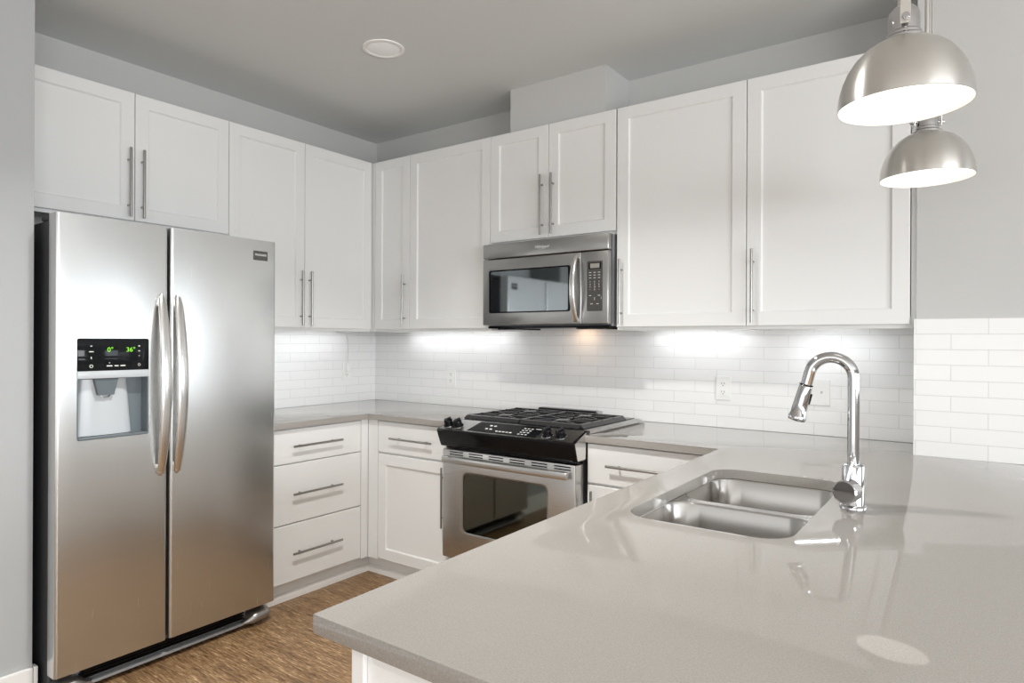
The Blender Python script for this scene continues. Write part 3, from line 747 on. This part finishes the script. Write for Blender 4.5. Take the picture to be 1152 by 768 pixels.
bm = B(); add_prism(bm, [(x, MY + 0.0078, z) for x, z in rrect(1.309, 1.814, 1.475, 1.703, 0.0115, 5)], (0, -0.0065, 0)); obj('door_window', bm, M['mirrorglass'], mdoor, None, 'dark reflective glass window')
bm = B()
ou = rrect(1.309, 1.814, 1.475, 1.703, 0.0115, 5); inn = rrect(1.318, 1.800, 1.482, 1.696, 0.009, 5)
loft(bm, [[Vector((x, MY + 0.0012, z)) for x, z in ou], [Vector((x, MY + 0.0006, z)) for x, z in ou], [Vector((x, MY + 0.0006, z)) for x, z in inn], [Vector((x, MY + 0.0012, z)) for x, z in inn]], False, False)
obj('window_border', bm, M['black'], mdoor)
cpn = obj('control_side', front_box(1.878, 2.022, 1.4115, 1.7615), M['steel_mw'], t, 30)
bm = B(); add_prism(bm, [(x, MY + 0.002, z) for x, z in rrect(1.908, 1.992, 1.473, 1.714, 0.006, 4)], (0, -0.0035, 0)); kp = obj('keypad', bm, M['keypad'], t)
ky = MY - 0.0016
box('display_window', (1.918, ky - 0.0004, 1.676), (1.984, ky + 0.001, 1.706), M['black'], kp); box('display_screen', (1.926, ky - 0.0012, 1.680), (1.976, ky, 1.702), M['lcd'], kp)
marks = [(x, z, 0.012, 0.0026) for z in (1.659, 1.646, 1.633) for x in (1.926, 1.950, 1.974)]
marks += [(1.926, 1.548, 0.012, 0.0026), (1.974, 1.548, 0.012, 0.0026), (1.934, 1.508, 0.012, 0.0026), (1.966, 1.508, 0.012, 0.0026), (1.950, 1.533, 0.002, 0.014), (1.9857, 1.536, 0.0015, 0.012)]
for x, z, w, h in marks:
    bm = B(); add_box(bm, (x - w / 2, ky - 0.0004, z - h / 2), (x + w / 2, ky + 0.001, z + h / 2)); obj('key_label', bm, M['print'], kp)
for r, row in enumerate(('123', '456', '789', '\u20220\u2022')):
    for c, ch in enumerate(row):
        text('key_digit', ch, 0.0105, (1.926 + c * 0.024, ky - 0.0003, 1.614 - r * 0.0125), (1, 0, 0), (0, 0, 1), M['print'], kp)
text('brand_lettering', 'Whirlpool', 0.020, (1.645, MY - 0.0003, 1.807), (1, 0, 0), (0, 0, 1), M['print'], vp, shear=0.25)
bm = B(); add_tube(bm, [(1.645 + 0.030 * math.cos(a) * (1 if True else 1), MY - 0.0004, 1.8055 + 0.011 * math.sin(a)) for a in [math.radians(200 + 12 * k) for k in range(12)]], 0.0006, 6); obj('brand_swoosh', bm, M['print'], vp)
# curved door handle
bm = B(); rings = []
for k in range(25):
    s = k / 24; z = 1.4215 + (1.7535 - 1.4215) * s; b_ = math.sin(PI * s)
    y = MY - 0.006 - 0.045 * b_ ** 0.8; hw = 0.013 + 0.001 * b_
    rings.append([Vector((1.8520 + hw * math.copysign(abs(math.sin(a)) ** 0.6, math.sin(a)), y + 0.007 * math.copysign(abs(math.cos(a)) ** 0.8, math.cos(a)), z)) for a in [2 * PI * j / 16 for j in range(16)]])
loft(bm, rings)
for z in (1.433, 1.742): add_box(bm, (1.842, MY - 0.014, z - 0.008), (1.862, MY + 0.001, z + 0.008), 0.002)
obj('handle', bm, M['fhandle'], mdoor, 50, 'bowed polished steel handle')
bm = B(); add_box(bm, (1.640, -0.11, 1.3995), (1.750, -0.05, 1.4018)); obj('cooktop_lamp', bm, M['mwlamp'], t, None, 'warm lit cooktop lamp')

# ------------------------------------------------------------------ pendant lamps
def pendant(x, y, zr, ang, label):
    t = thing('pendant_lamp', label, 'lamp', (x, y, zr), 'dome pendant lamps over the peninsula')
    R0 = 0.126
    prof = [(R0, 0.0), (R0 * 0.998, 0.012), (R0 * 0.975, 0.034), (R0 * 0.925, 0.057), (R0 * 0.845, 0.080), (R0 * 0.735, 0.101), (R0 * 0.60, 0.118), (R0 * 0.45, 0.130), (0.039, 0.1375), (0.034, 0.1385)]
    bm = B(); add_lathe(bm, (x, y, zr), prof, 64)
    add_lathe(bm, (x, y, zr), [(R0, 0.0), (R0 - 0.0012, -0.0006), (R0 - 0.002, 0.0)], 64)
    sh = obj('lamp_shade', bm, M['nickel'], t, 50, 'brushed nickel dome shade')
    bm = B(); add_lathe(bm, (x, y, zr), [(r - 0.002 if r > 0.05 else r - 0.001, h - (0.0 if h < 0.02 else 0.002)) for r, h in prof] + [(0.001, 0.1365)], 64, cap1=True)
    obj('shade_lining', bm, M['shadein'], sh, 50, 'bright white inside of the shade')
    bm = B(); add_lathe(bm, (x, y, zr), [(0.041, 0.1365), (0.041, 0.141), (0.037, 0.144), (0.0335, 0.147), (0.0335, 0.152), (0.030, 0.156), (0.030, 0.188), (0.0275, 0.198), (0.020, 0.207), (0.009, 0.211), (0.008, 0.216)], 40, cap0=True, cap1=True)
    obj('socket_cap', bm, M['chrome'], t, 40)
    u = Vector((math.cos(ang), math.sin(ang), 0)); c = Vector((x, y, zr)); v = Vector((-u.y, u.x, 0))
    zp, za = 0.172, 0.285
    bm = B()
    for s in (-1, 1):
        path = [(0.0385 * s, zp - 0.012), (0.0385 * s, zp + 0.075), (0.034 * s, zp + 0.097), (0.020 * s, za), (0.0, za + 0.004)]
        ring = lambda a, z: [c + u * (a - 0.0013) + v * 0.0095 + Vector((0, 0, z)), c + u * (a + 0.0013) + v * 0.0095 + Vector((0, 0, z)), c + u * (a + 0.0013) - v * 0.0095 + Vector((0, 0, z)), c + u * (a - 0.0013) - v * 0.0095 + Vector((0, 0, z))]
        loft(bm, [ring(a, z) for a, z in path])
    yk = obj('yoke', bm, M['nickel'], t)
    for s in (-1, 1):
        bm = B(); add_cyl(bm, c + u * s * 0.028 + Vector((0, 0, zp)), c + u * s * 0.050 + Vector((0, 0, zp)), 0.004, n=12)
        add_cyl(bm, c + u * s * 0.0405 + Vector((0, 0, zp)), c + u * s * 0.047 + Vector((0, 0, zp)), 0.0075, n=16, bevel=0.0015); obj('pivot_screw', bm, M['chrome'], yk, 40)
    bm = B(); add_cyl(bm, c + Vector((0, 0, za)), (x, y, H - 0.024), 0.0062, n=16); obj('rod', bm, M['nickel'], t, 40)
    bm = B(); o_ = Vector((0.012, 0.008, 0)); add_tube(bm, [c + o_ * 0.2 + Vector((0, 0, 0.214)), c + o_ + Vector((0, 0, 0.25)), c + o_ * 1.2 + Vector((0, 0, 0.32)), Vector((x, y, H - 0.02)) + o_], 0.0026, 8); obj('cord', bm, M['nickel'], t, 60)
    bm = B(); add_lathe(bm, (x, y, H - 0.026), [(0.012, 0), (0.058, 0.004), (0.060, 0.012), (0.060, 0.0255)], 40, cap0=True, cap1=True); obj('canopy', bm, M['nickel'], t, 40)
    bm = B(); add_lathe(bm, (x, y, zr), [(0.1215, 0.0165), (0.1215, 0.0130), (0.108, 0.0100), (0.070, 0.0075), (0.001, 0.0065)], 48, cap0=True, cap1=True)
    obj('diffuser', bm, M['bulb'], t, 60, 'glowing white diffuser')
    return t
pendant(3.326, -1.575, 1.826, math.radians(99), 'larger-looking nickel dome pendant lamp hanging nearest the viewer over the peninsula')
pendant(3.322, -0.815, 1.830, math.radians(30), 'nickel dome pendant lamp hanging behind the nearer one, close to the tiled wall')

# ------------------------------------------------------------------ small fixtures
t = thing('recessed_light', 'round white recessed light in the kitchen ceiling above the range corner', 'light', (1.160, -1.022, H))
bm = B(); add_lathe(bm, (1.160, -1.022, H), [(0.099, -0.0003), (0.098, -0.004), (0.090, -0.006), (0.082, -0.005), (0.076, -0.0012)], 48, cap0=True); obj('trim_ring', bm, M['ring'], t, 40)
bm = B(); add_lathe(bm, (1.160, -1.022, H), [(0.0765, -0.0008), (0.066, -0.0040), (0.001, -0.0044)], 48, cap0=True, cap1=True); obj('lens', bm, M['lens'], t, 40)

# added ceiling fill lights, out of view, to brighten drawers, floor and counters
for k, (cx, cy, wh) in enumerate(((1.95, -1.85, 'above the aisle between the refrigerator and the peninsula, added as unseen fill'), (3.40, -4.30, 'straight behind the viewer, added as unseen fill'),
                                  (5.20, -4.30, 'in the living area, added as unseen fill'))):
    t = thing('recessed_light', ('lit recessed ceiling light ' if k else 'recessed ceiling light ') + wh, 'light', (cx, cy, H), 'added fill lights of the open-plan room')
    bm = B(); add_lathe(bm, (cx, cy, H), [(0.099, -0.0003), (0.098, -0.004), (0.090, -0.006), (0.082, -0.005), (0.076, -0.0012)], 48, cap0=True); obj('trim_ring', bm, M['trim'], t, 40)
    l = bpy.data.lights.new('fill_light', 'AREA'); l.shape = 'DISK'; l.size = 0.15; l.energy = CAN_FILL if k else AISLE_FILL; l.color = (1.0, 0.985, 0.955); l.spread = math.radians(125)
    o = bpy.data.objects.new('fill_light', l); COL.objects.link(o); o.parent = t; o.location = (0, 0, -0.008)

def outlet(fr, u, z, w, h, label, cat, kind):
    t = thing(cat.replace(' ', '_'), label, cat, fr(u, 0.009, z))
    bm = B(); add_box(bm, fr(u - w / 2, 0.0088, z - h / 2), fr(u + w / 2, 0.0145, z + h / 2), 0.002); pl = obj('cover_plate', bm, M['plastic'], t)
    if kind == 'duplex':
        for s in (-1, 1):
            bm = B(); add_prism(bm, [fr(u + a, 0.0143, z + s * 0.020 + c) for a, c in rrect(-0.017, 0.017, -0.014, 0.014, 0.009, 5)], Vector(fr(0, 0.0025, 0))); fc = obj('socket', bm, M['plastic'], t)
            bm = B()
            for a in (-0.0065, 0.0065): add_box(bm, fr(u + a - 0.0011, 0.016, z + s * 0.020 - 0.001), fr(u + a + 0.0011, 0.0171, z + s * 0.020 + 0.008))
            add_cyl(bm, fr(u, 0.016, z + s * 0.020 - 0.007), fr(u, 0.0171, z + s * 0.020 - 0.007), 0.0026, n=10); obj('slots', bm, M['slot'], fc)
    else:
        bm = B(); add_box(bm, fr(u - 0.024 - 0.006, 0.0143, z - 0.012), fr(u - 0.024 + 0.006, 0.0155, z + 0.012)); add_box(bm, fr(u + 0.024 - 0.006, 0.0143, z - 0.012), fr(u + 0.024 + 0.006, 0.0155, z + 0.012)); obj('switch_surround', bm, M['plastic'], t)
        for s in (-1, 1):
            bm = B(); add_prism(bm, [fr(u + s * 0.024 - 0.004, 0.0153, z - 0.004), fr(u + s * 0.024 - 0.004, 0.0153, z + 0.008), fr(u + s * 0.024 - 0.004, 0.026, z + 0.010), fr(u + s * 0.024 - 0.004, 0.026, z + 0.005)], Vector(fr(0.008, 0, 0)) ); obj('toggle', bm, M['plastic'], t)
    return t
outlet(fr_left, -0.268, 1.117, 0.072, 0.116, 'white power outlet with a plug, between the refrigerator and the corner', 'outlet', 'duplex')
outlet(fr_back, 0.713, 1.093, 0.072, 0.116, 'white power outlet on the tiles between the corner and the range', 'outlet', 'duplex')
outlet(fr_back, 2.447, 1.105, 0.072, 0.116, 'white power outlet on the tiles between the range and the faucet', 'outlet', 'duplex')
outlet(fr_back, 2.860, 1.105, 0.116, 0.116, 'white wall switch plate on the tiles behind the faucet spout', 'light switch', 'switch')
# plug and cord of the cabinet lights
t = thing('power_cord', 'thin white cord hanging from the cabinet bottom to the outlet beside the corner', 'cord', (0.02, -0.268, 1.15))
bm = B(); add_box(bm, (0.0176, -0.283, 1.121), (0.046, -0.253, 1.172), 0.005); obj('plug', bm, M['plastic'], t, 40)
bm = B(); add_tube(bm, [(0.030, -0.266, 1.170), (0.026, -0.264, 1.20), (0.022, -0.262, 1.26), (0.022, -0.262, 1.30), (0.030, -0.275, 1.335), (0.05, -0.30, 1.365), (0.07, -0.33, 1.3815)], 0.0026, 8); obj('cord', bm, M['plastic'], t, 60)
# light bars under the wall cabinets
def light_bar(fr, u0, u1, label, d=0.215):
    t = thing('under_cabinet_light', label, 'light', fr((u0 + u1) / 2, d, 1.4075), 'light bars under the wall cabinets')
    bm = B(); add_box(bm, fr(u0, d - 0.014, 1.3895), fr(u1, d + 0.014, 1.4075), 0.002); obj('housing', bm, M['plastic'], t)
    bm = B(); add_box(bm, fr(u0 + 0.01, d - 0.008, 1.3880), fr(u1 - 0.01, d + 0.008, 1.3894)); obj('lens', bm, M['led'] if d > 0.145 else M['led_soft'], t)
light_bar(fr_left, -1.25, -0.82, 'slim lit bar under the cabinet beside the refrigerator')
light_bar(fr_left, -0.80, -0.36, 'slim lit bar under the refrigerator-side cabinet, close to the corner', 0.14)
light_bar(fr_back, 0.37, 1.20, 'slim lit bar under the corner cabinet', 0.090)
light_bar(fr_back, 2.10, 2.58, 'slim lit bar under the cabinet beside the microwave', 0.085)
light_bar(fr_back, 2.80, 3.07, 'slim lit bar under the cabinet behind the faucet', 0.150)
